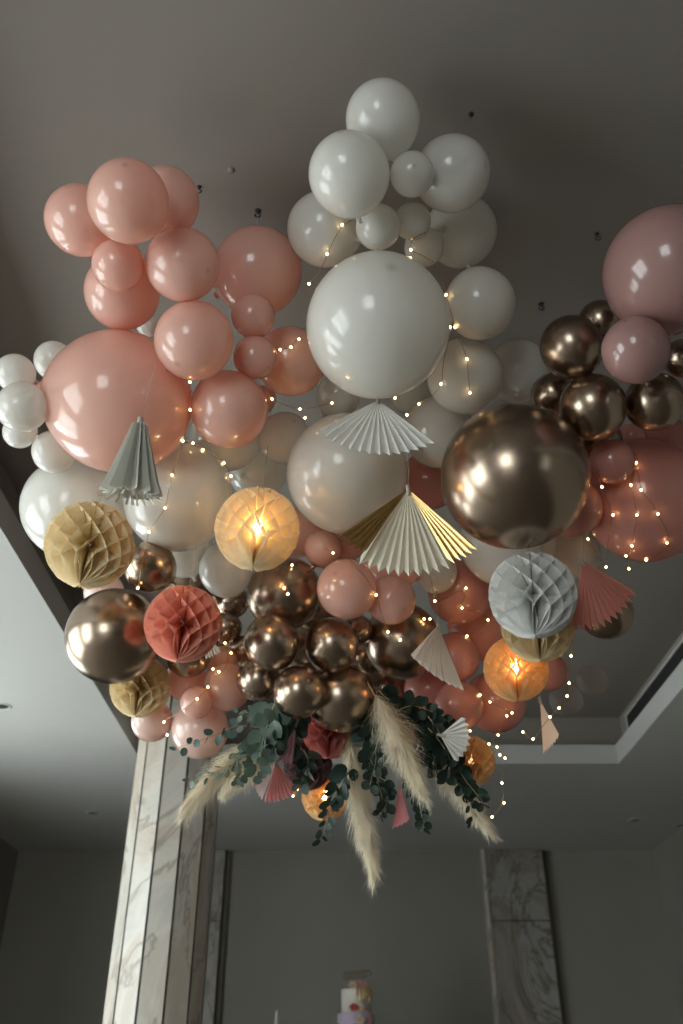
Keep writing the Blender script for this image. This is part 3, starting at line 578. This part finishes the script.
# ------------------------------------------------------------------ balloons
def balloon_mesh():
    prof = [(0, 1.035)]
    N = 30
    for i in range(1, N + 1):
        a = math.pi * i / N * .945
        z = math.cos(a); r = math.sin(a)
        z = z * 1.03 if z > 0 else z * (1.0 + .05 * (-z) ** 3)
        prof.append((r, z))
    r0, zz = prof[-1]
    prof += [(r0 * .62, zz - .035), (.06, zz - .075), (.045, zz - .11)]
    return lathe(prof, 56)
BV, BF = balloon_mesh()
KZ = min(v[2] for v in BV)
kp = [(0, KZ + .02), (.045, KZ + .012), (.075, KZ - .012), (.07, KZ - .04), (.04, KZ - .055), (.05, KZ - .075), (.085, KZ - .1), (.075, KZ - .104), (.03, KZ - .07), (0, KZ - .06)]
KV, KF_ = lathe(kp, 20)
bmeshes, kmeshes = {}, {}
for c in ('white', 'pink', 'pale', 'rose', 'coral', 'clear', 'gold'):
    me = pymesh(BV, BF, 'balloon_' + c); me.materials.append(M[c]); me.polygons.foreach_set('use_smooth', [True] * len(me.polygons)); bmeshes[c] = me
    me = pymesh(KV, KF_, 'knot_' + c); me.materials.append(M[c]); me.polygons.foreach_set('use_smooth', [True] * len(me.polygons)); kmeshes[c] = me
GRP = {'white': 'white balloons', 'pink': 'pink balloons', 'pale': 'pink balloons', 'clear': 'clear balloons', 'rose': 'dusty rose balloons', 'coral': 'coral balloons', 'gold': 'bronze balloons'}
for c, loc, rad, tip, lab in BALLOONS:
    o = bpy.data.objects.new('balloon', bmeshes[c]); COL.objects.link(o)
    o.location = loc; o.scale = (rad, rad, rad)
    o.rotation_mode = 'QUATERNION'; o.rotation_quaternion = V(tip).to_track_quat('Z', 'Y')
    tag(o, lab, 'balloon', GRP[c])
    k = bpy.data.objects.new('knot', kmeshes[c]); COL.objects.link(k); k.parent = o

# ------------------------------------------------------------------ honeycomb paper balls
def honeycomb_mesh(nleaf=26, rows=7, inner=.10):
    vs, fs = [], []
    lat0, lat1 = R(-40), R(64)
    ns = 90
    D = 2 * math.pi / nleaf
    for i in range(nleaf):
        sg = 1 if i % 2 else -1
        b = len(vs)
        for j in range(ns + 1):
            la = -math.pi / 2 + math.pi * j / ns
            f = (la - lat0) / (lat1 - lat0)
            if 0 <= f <= 1:
                ph = f * rows
                fr_ = ph - math.floor(ph)
                tri = (1 - 2 * fr_) * (1 if int(math.floor(ph)) % 2 == 0 else -1)
                env = 1
            else:
                e = (-f if f < 0 else f - 1)
                tri = (1 if f < 0 else (1 if rows % 2 == 0 else -1)) ; env = max(0, 1 - e * 5)
            th = i * D + sg * tri * env * D * .495
            cl, sl = math.cos(la), math.sin(la)
            ro = 1 + .006 * math.sin(i * 2.4)
            ri = inner
            zi = sl * ri * 1.0
            vs.append((cl * ro * math.cos(th), cl * ro * math.sin(th), sl * ro))
            th2 = i * D + (th - i * D) * .92
            rm = .6
            vs.append((cl * rm * math.cos(th2), cl * rm * math.sin(th2), sl * rm))
            vs.append((cl * ri * math.cos(th2), cl * ri * math.sin(th2), zi))
            if j:
                p = b + 3 * (j - 1); q = b + 3 * j
                fs.append((p, p + 1, q + 1, q)); fs.append((p + 1, p + 2, q + 2, q + 1))
    return vs, fs
HV, HF = honeycomb_mesh()
LV, LF = honeycomb_mesh(inner=.34)      # lanterns leave room for a globe bulb
hm = {}
lit_i = 0
bulbv, bulbf = lathe([(0, .30), (.06, .29), (.07, .2), (.12, .1), (.145, .05), (.15, 0), (.138, -.06), (.105, -.108), (.056, -.14), (0, -.15)], 20)
bulb_mes = []
for k in ('lamp', 'lamp', 'lamp_dim', 'lamp_soft'):
    me = pymesh(bulbv, bulbf, 'lantern_bulb'); me.materials.append(M[k]); me.polygons.foreach_set('use_smooth', [True] * len(me.polygons)); bulb_mes.append(me)
sv, sf = tube([(0, 0, .97), (0, 0, 1.6), (.01, 0, 2.5)], .006, 6)
str_me = pymesh(sv, sf, 'hanging_string'); str_me.materials.append(M['string'])
cv, cf = lathe([(0, .0), (.05, .0), (.05, .02), (0, .02)], 16)
for kind, loc, rad, yaw, lab in HONEYCOMBS:
    key = kind
    if kind == 'h_lit':
        lit_i += 1
        if lit_i > 1: key = 'h_amber'
    if key not in hm:
        me = pymesh(LV if kind == 'h_lit' else HV, LF if kind == 'h_lit' else HF, 'honeycomb_' + key); me.materials.append(P_[key]); hm[key] = me
    o = bpy.data.objects.new('honeycomb_lantern' if kind == 'h_lit' else 'honeycomb_ball', hm[key]); COL.objects.link(o)
    o.location = loc; o.scale = (rad,) * 3; o.rotation_euler = (R(3) * math.sin(yaw), R(3) * math.cos(yaw), yaw)
    tag(o, lab, 'paper lantern' if kind == 'h_lit' else 'paper ball', 'honeycomb paper balls')
    s = bpy.data.objects.new('hanging_string', str_me); COL.objects.link(s); s.parent = o
    if kind == 'h_lit':
        b = bpy.data.objects.new('bulb', bulb_mes[lit_i - 1]); COL.objects.link(b); b.parent = o; b['label'] = 'warm glowing bulb inside the paper ball'

# ------------------------------------------------------------------ folded paper fans
def slerp(u, v, t):
    w = math.acos(max(-1, min(1, u.dot(v))))
    if w < 1e-4: return u.copy()
    return (u * math.sin((1 - t) * w) + v * math.sin(t * w)) / math.sin(w)

def fan_section(a, u, v, rad, n):
    a, u, v = V((0, 0, 0)), V(u), V(v)
    nn = u.cross(v).normalized()
    vs, fs = [], []
    m = 2 * n
    w = u.angle(v)
    amp = min(.16, w / m * .80)
    for k in range(m + 1):
        d = slerp(u, v, k / m)
        s = 1 if k % 2 else -1
        r1 = rad * (1.0 if k % 2 else .90)
        r0 = rad * .05
        for r in (r0, r1 * .5, r1):
            vs.append(d * r + nn * (s * amp * r * .62))
        if k:
            b = 3 * (k - 1)
            fs += [(b, b + 3, b + 4, b + 1), (b + 1, b + 4, b + 5, b + 2)]
    return vs, fs

for key, lab, secs, top in FANS:
    a = V(secs[0][1])
    root = empty('paper_fan', a, lab, 'paper fan', 'folded paper fans')
    for mk, ap, u, v, rad, n in secs:
        vs, fs = fan_section(ap, u, v, rad, n)
        o = link('foil_pleats' if mk == 'foil' else 'pleats', pymesh(vs, fs), FM[mk], root)
        if mk == 'foil': o['label'] = 'shiny gold foil pleats'
    vs, fs = tube([(0, 0, 0), (V(top) - a) * .5 + V((.004, 0, 0)), V(top) - a], .0011, 6)
    link('hanging_string', pymesh(vs, fs), M['string'], root)
    d = (V(secs[0][2]) + V(secs[-1][3])).normalized()
    vs, fs = tube([-d * .012, d * .0, d * .022], .0055, 8)
    link('clip', pymesh(vs, fs, 'clip'), M['string'], root)

# closed fan: a pleated cone, deep folds, shade painted grey outside, lit inner edges cream
ap, bt, tp = (V(p) for p in CONE_FAN)
root = empty('paper_fan', ap, 'closed pleated paper fan, shade painted grey, hanging in front of the giant pink balloon', 'paper fan', 'folded paper fans')
ax = (bt - ap); Lc = ax.length; ax.normalize()
q = ax.to_track_quat('Z', 'Y')
npl = 14; vs = []; fs = []; mats = []
rows_ = [(.0, .11), (.3, .20), (.62, .30), (.86, .38), (.97, .43), (1.03, .45)]
for i, (t, rr) in enumerate(rows_):
    for k in range(2 * npl):
        an = math.pi * k / npl
        out_ = k % 2 == 0
        r = Lc * rr * (1.0 if out_ else .52)
        z = Lc * (t + (0 if out_ else .03 * (i == 5)))
        vs.append(q @ V((r * math.cos(an), r * math.sin(an), z)))
nn_ = 2 * npl
for i in range(len(rows_) - 1):
    for k in range(nn_):
        fs.append((i * nn_ + k, i * nn_ + (k + 1) % nn_, (i + 1) * nn_ + (k + 1) % nn_, (i + 1) * nn_ + k))
link('pleats', pymesh(vs, fs), paper('shade_painted_fan_paper', (.63, .62, .565), .2), root)  # same paper as the cream edges, its shade put into the grey
vs = []; fs = []
for k in range(npl * 2):      # lit pleat edges, painted cream, fanning out at the open end
    an = math.pi * k / npl + .05; 
    for (r, z) in ((.12, .85), (.27, 1.02), (.47 if k % 2 else .36, 1.10 if k % 2 else 1.13)):
        for s in (-1, 1):
            a2 = an + s * .055
            vs.append(q @ V((Lc * r * math.cos(a2), Lc * r * math.sin(a2), Lc * z)))
    b = 6 * k
    fs += [(b, b + 1, b + 3, b + 2), (b + 2, b + 3, b + 5, b + 4)]
o = link('pleat_edges', pymesh(vs, fs), FM['cream'], root); o['label'] = 'lit pleat edges painted cream at the open end'
vs, fs = tube([V((0, 0, 0)), (tp - ap)], .0009, 6); link('hanging_string', pymesh(vs, fs), M['string'], root)
vs, fs = tube([-ax * .02, ax * .01], .008, 10); link('clip', pymesh(vs, fs), M['string'], root)

# ------------------------------------------------------------------ fairy lights
bm = bmesh.new(); bmesh.ops.create_icosphere(bm, subdivisions=2, radius=.0040)
for v in bm.verts: v.co.z *= 1.2
led = mesh_of(bm, 'led'); led.materials.append(M['bulb']); led.polygons.foreach_set('use_smooth', [True] * len(led.polygons))
for lab, pts, bl in STRANDS:
    o = empty('fairy_light_strand', pts[0], lab, 'fairy lights', 'strands of fairy lights')
    p0 = V(pts[0])
    sp = spline(pts[::2] + ([pts[-1]] if len(pts) % 2 == 0 else []), max(8, len(pts) * 2))
    vs, fs = tube([p - p0 for p in sp], .0011, 5)
    link('wire', pymesh(vs, fs), M['copper'], o, True)
    for b in bl:
        l = bpy.data.objects.new('bulb', led); COL.objects.link(l); l.parent = o; l.location = V(b) - p0
        l.rotation_euler = (random.uniform(-.8, .8), random.uniform(-.8, .8), 0)

# ------------------------------------------------------------------ pampas grass
PM = paper('pampas_grass', (.94, .85, .71), .5, .9, .12)
SM = simple('dry_stem', (.50, .38, .22), .8)
for lab, b, t, w in PLUMES:
    b, t = V(b), V(t)
    root = empty('pampas_plume', b, lab, 'pampas grass', 'pampas grass plumes')
    ax = t - b; L = ax.length; ax.normalize()
    side = ax.cross(V((0, 1, .2))).normalized(); up = side.cross(ax)
    bend = V((0, 0, -.05 * L))
    def axis(s): return ax * (L * s) + bend * (4 * s * (1 - s)) * -.4
    vs, fs = tube([axis(s) * 1.0 for s in (-.45, -.2, 0, .3, .6, .9)], .0035, 6, .3)
    link('stem', pymesh(vs, fs), SM, root, True)
    vs, fs = [], []
    for k in range(150):                      # feathery side branches, each a tuft of fine strands
        s = (k + random.random()) / 150
        s = s ** .85
        prof = (min(1, .35 + s * 2.0)) * (1 - s ** 2.4) ** .9 + .10
        an = k * 2.4 + random.gauss(0, .3)
        rad0 = (side * math.cos(an) + up * math.sin(an))
        rr0 = w * .62 * prof * random.uniform(.55, 1.05)
        ln0 = L * random.uniform(.13, .24)
        dd = V((random.gauss(0, .16), random.gauss(0, .16), -random.uniform(.1, .45)))
        p0b = axis(s * .84)
        for q_ in range(26):
            rad = (rad0 + V((random.gauss(0, .22), random.gauss(0, .22), random.gauss(0, .22)))).normalized()
            rr = rr0 * random.uniform(.25, 1.05); ln = ln0 * random.uniform(.45, 1.0)
            d2 = dd + V((random.gauss(0, .1), random.gauss(0, .1), random.gauss(0, .1)))
            p0 = p0b + ax * (random.uniform(-.02, .02) * L)
            p1 = p0 + rad * rr * .75 + ax * ln * .35
            p2 = p0 + rad * rr * 1.2 + ax * ln * .65 + d2 * ln * .4
            p3 = p0 + rad * rr * 1.4 + ax * ln * .85 + d2 * ln * 1.0
            wd = rad.cross(ax).normalized() * random.uniform(.0005, .0011)
            i = len(vs)
            vs += [p0 - wd * .5, p0 + wd * .5, p1 - wd, p1 + wd, p2 - wd * .8, p2 + wd * .8, p3]
            fs += [(i, i + 1, i + 3, i + 2), (i + 2, i + 3, i + 5, i + 4), (i + 4, i + 5, i + 6)]
    link('plume', pymesh(vs, fs), PM, root)

# ------------------------------------------------------------------ eucalyptus
def leafmat(name, c):
    m, nt, out = new_mat(name)
    p = pbsdf(nt, c, .5); n = noise(nt, 14)
    r = ramp(nt, n.outputs['Fac'], [(.3, tuple(x * .7 for x in c)), (.7, tuple(x * 1.3 for x in c))])
    nt.links.new(r.outputs['Color'], p.inputs['Base Color'])
    t = nt.nodes.new('ShaderNodeBsdfTranslucent'); t.inputs[0].default_value = (*c, 1)
    mx = nt.nodes.new('ShaderNodeMixShader'); mx.inputs[0].default_value = .15
    nt.links.new(p.outputs[0], mx.inputs[1]); nt.links.new(t.outputs[0], mx.inputs[2]); nt.links.new(mx.outputs[0], out.inputs[0])
    return m
LM = {'l': leafmat('pale_eucalyptus_leaf', (.125, .18, .142)), 'd': leafmat('dark_eucalyptus_leaf', (.026, .05, .037)), 'spaced': leafmat('eucalyptus_leaf', (.07, .12, .098))}
def leaf(vs, fs, p, d, n, r):
    """one round cupped leaf, base at p, along d, facing n"""
    d = d.normalized(); s = d.cross(n).normalized(); n = s.cross(d)
    b = len(vs); K = 10
    vs.append(p + d * r * 1.0 - n * r * .12)
    for k in range(K):
        a = 2 * math.pi * k / K
        x, y = math.cos(a), math.sin(a)
        tip = 1.12 if k == 0 else 1
        vs.append(p + d * (r * (1.02 + x * tip)) + s * (r * .9 * y) + n * (r * .10 * y * y + r * .05 * x))
    for k in range(K): fs.append((b, b + 1 + k, b + 1 + (k + 1) % K))
for lab, pts, n, lr, tone in EUCALYPTUS:
    p0 = V(pts[0])
    root = empty('eucalyptus_stem', p0, lab, 'eucalyptus', 'eucalyptus stems')
    sp = [p - p0 for p in spline(pts, 24)]
    vs, fs = tube(sp, .0022, 6, .35); link('stem', pymesh(vs, fs), SM, root, True)
    vs, fs = [], []
    for k in range(n):
        s = (k + .6) / n
        i = min(22, int(s * 23)); p = sp[i].lerp(sp[i + 1], s * 23 - i)
        t = (sp[i + 1] - sp[i]).normalized()
        an = (k % 2) * math.pi + (k // 2) * 1.5 + random.gauss(0, .35)
        a = t.cross(V((0, 1, .1))).normalized(); b = t.cross(a)
        o_ = a * math.cos(an) + b * math.sin(an)
        d = (o_ * .9 + t * .55 + V((0, 0, -.25))).normalized()
        nn = (t * .8 + V((random.gauss(0, .5), -1.0 + random.gauss(0, .5), random.gauss(0, .5) - .3))).normalized()
        if abs(d.dot(nn)) > .95: nn = nn + V((.3, 0, .4))
        leaf(vs, fs, p + d * lr * .35, d, nn, lr * random.uniform(.75, 1.15) * (1.1 - .45 * s))
    link('leaves', pymesh(vs, fs), LM[tone], root, True)

# ------------------------------------------------------------------ hooks on the recess ceiling
for i, (lab, p) in enumerate(HOOKS):
    p = V((p[0], p[1], TRAY))
    o = empty('ceiling_hook', p, lab, 'ceiling hook', 'ceiling hooks')
    pale = i == 4
    sc_ = .012 if pale else (.011 if i in (0, 2) else .008)
    vs, fs = lathe([(0, -.004), (sc_ * .8, -.004), (sc_, 0)], 20); link('hook_plate', pymesh(vs, fs), M['taupe'] if pale else M['black'], o, True)
    if i in (0, 1, 2, 3):
        pts = [V((0, 0, -.003)), V((0, 0, -.012))] + [V((.009 * math.sin(a), .002, -.021 + .009 * math.cos(a))) for a in [k * .5 for k in range(0, 12)]]
        vs, fs = tube(pts, .0028 if i in (0, 2) else .002, 6); link('hook', pymesh(vs, fs), M['black'], o, True)
    if i == 0:
        vs, fs = tube([V((0, 0, -.03)), V((0.0, .0, -.09))], .0008, 5); link('hanging_line', pymesh(vs, fs), M['string'], o)

# ------------------------------------------------------------------ wedding cake on its table by the back wall
CX, CY = .125, 8.6
tb = empty('round_table', (CX, CY, 0), 'round table with a pale cloth under the cake by the back wall', 'table')
TC = simple('table_linen', (.50, .48, .45), .9)
prof = [(0, .75), (.5, .75), (.55, .745), (.57, .72), (.6, .4), (.62, .02)]
vs, fs = lathe(prof, 64)
vs = [(x * (1 + .03 * math.sin(9 * math.atan2(y, x)) * (z < .7)), y * (1 + .03 * math.sin(9 * math.atan2(y, x)) * (z < .7)), z) for x, y, z in vs]
link('tablecloth', pymesh(vs, fs), TC, tb, True)
st = empty('cake_stand', (CX, CY, .75), 'low pedestal stand under the tiered cake', 'cake stand')
vs, fs = lathe([(0, 0), (.12, 0), (.11, .015), (.04, .03), (.035, .1), (.06, .12), (.24, .125), (.25, .13), (.24, .14), (0, .14)], 48)
link('pedestal', pymesh(vs, fs), M['frame'], st, True)
ck = empty('wedding_cake', (CX, CY, .89), 'tiered cake with white top tier, lilac tier below, flowers and a script topper', 'cake')
def tier(z0, z1, r, mat, name='tier'):
    e = .012
    vs, fs = lathe([(0, z0), (r, z0), (r, z1 - e), (r - e * .3, z1 - e * .3), (r - e, z1), (0, z1)], 56)
    return link(name, pymesh(vs, fs), mat, ck, True)
tier(0, .22, .2, simple('lilac_icing', (.42, .34, .42), .6))
tier(.22, .42, .158, simple('lilac_icing_light', (.52, .43, .54), .6))
tier(.42, .60, .127, simple('white_icing', (.72, .69, .60), .6))
GD = simple('gold_drip', (.55, .40, .20), .4, .6)
bm = bmesh.new()
for k in range(9):
    a = R(-88 + k * 13)
    x, y = .128 * math.cos(a), .128 * math.sin(a)
    h = .06 + .05 * ((k * 7) % 4) / 3
    add_box(bm, (x - .011, y - .011, .60 - h), (x + .011, y + .011, .604), .004)
link('icing_drip', mesh_of(bm), GD, ck, True)['label'] = 'golden drip of icing'
def flower(x, y, z, r, mat, d):
    vs, fs = [], []
    q = V(d).to_track_quat('Z', 'Y')
    for ring, (n, rr, lift) in enumerate(((6, 1.0, .15), (5, .68, .4), (4, .38, .6))):
        for k in range(n):
            a = 2 * math.pi * k / n + ring * .5
            b = len(vs)
            for (u, w, h) in ((.1, 0, lift * .4), (.6, -.38, lift), (1.0, 0, lift * 1.25), (.6, .38, lift)):
                ca, sa = math.cos(a), math.sin(a)
                vs.append(q @ V(((u * ca - w * sa) * rr * r, (u * sa + w * ca) * rr * r, h * r)))
            fs.append((b, b + 1, b + 2, b + 3))
    o = link('sugar_flower', pymesh(vs, fs), mat, ck); o.location = (x, y, z); return o
FR = simple('red_petal', (.55, .10, .10), .6); FP = simple('pink_petal', (.62, .30, .28), .6); FC = simple('cream_petal', (.72, .60, .45), .6)
for x, y, z, r, m in ((-.02, -.13, .455, .045, FR), (.035, -.12, .45, .04, FC), (.03, -.03, .63, .05, FP), (-.03, -.04, .625, .045, FC), (.07, -.05, .625, .042, FP), (.075, -.11, .40, .045, FP),
                      (.03, -.16, .36, .05, FC), (.1, -.125, .36, .04, FP)):
    flower(x, y, z, r, m, (0, -1, .7))
bm = bmesh.new()
vs, fs = [], []
for k in range(9):
    leaf(vs, fs, V((-.165 + k * .024, -.165 - .01 * math.sin(k), .30)), V((math.cos(k * 1.9), -.3, .5 * math.sin(k * 2.3))), V((0, -1, .2)), .022)
link('icing_leaves', pymesh(vs, fs), simple('dark_leaf', (.05, .07, .06), .6), ck)
# script topper: looping wire letters without legible text, on two sticks
pts = []
for k in range(90):
    t = k / 89
    pts.append(V((-.11 + .22 * t + .022 * math.sin(t * 40), -.01, .70 + .028 * math.cos(t * 40) + .02 * t)))
v1, f1 = tube(pts, .0075, 6)
v2, f2 = tube([(-.06, -.01, .6), (-.06, -.01, .7)], .004, 6); v3, f3 = tube([(.05, -.01, .6), (.05, -.01, .7)], .004, 6)
vs = list(v1) + list(v2) + list(v3); fs = list(f1) + [tuple(i + len(v1) for i in f) for f in f2] + [tuple(i + len(v1) + len(v2) for i in f) for f in f3]
link('cake_topper', pymesh(vs, fs), simple('bronze_glitter', (.20, .16, .11), .6), ck)['label'] = 'bronze script topper on sticks'
# slim taper candle to the left of the cake
cd = empty('taper_candle', (-.42 + CX - .25 + .2 * 0, CY - .1, .75), 'slim pale taper candle in a tall holder left of the cake', 'candle')
vs, fs = lathe([(0, 0), (.06, 0), (.06, .012), (.015, .03), (.012, .23), (.03, .25), (.028, .29), (0, .29)], 24); link('holder', pymesh(vs, fs), M['steel'], cd, True)
vs, fs = lathe([(.013, .28), (.012, .45), (.009, .56), (.003, .575), (0, .576)], 16); link('candle', pymesh(vs, fs), simple('wax', (.62, .62, .56), .5), cd, True)

# ------------------------------------------------------------------ daylight, camera
w = bpy.data.worlds.new('overcast_sky'); SC.world = w; w.use_nodes = True
bg = w.node_tree.nodes['Background']
bg.inputs['Color'].default_value = (.93, .98, 1.0, 1); bg.inputs['Strength'].default_value = 9.0
w.cycles.sampling_method = 'AUTOMATIC'

cam = bpy.data.cameras.new('camera'); co = bpy.data.objects.new('camera', cam); COL.objects.link(co)
cam.sensor_fit = 'VERTICAL'; cam.sensor_height = 36; cam.sensor_width = 24; cam.lens = 880 / 1024 * 36
co.location = (0, 0, .75); co.rotation_euler = (R(90 + 33.4), 0, 0)
cam.dof.use_dof = True; cam.dof.focus_distance = 2.75; cam.dof.aperture_fstop = 2.3
cam.clip_start = .05; cam.clip_end = 100
SC.camera = co
vsn = SC.view_settings
SC.display_settings.display_device = 'sRGB'
vsn.view_transform = 'Standard'; vsn.look = 'None'; vsn.gamma = 1.0; vsn.use_curve_mapping = False
vsn.exposure = 0.0
SC.cycles.max_bounces = 10; SC.cycles.diffuse_bounces = 5; SC.cycles.glossy_bounces = 5; SC.cycles.transmission_bounces = 6; SC.cycles.transparent_max_bounces = 8
SC.cycles.sample_clamp_indirect = 15.0
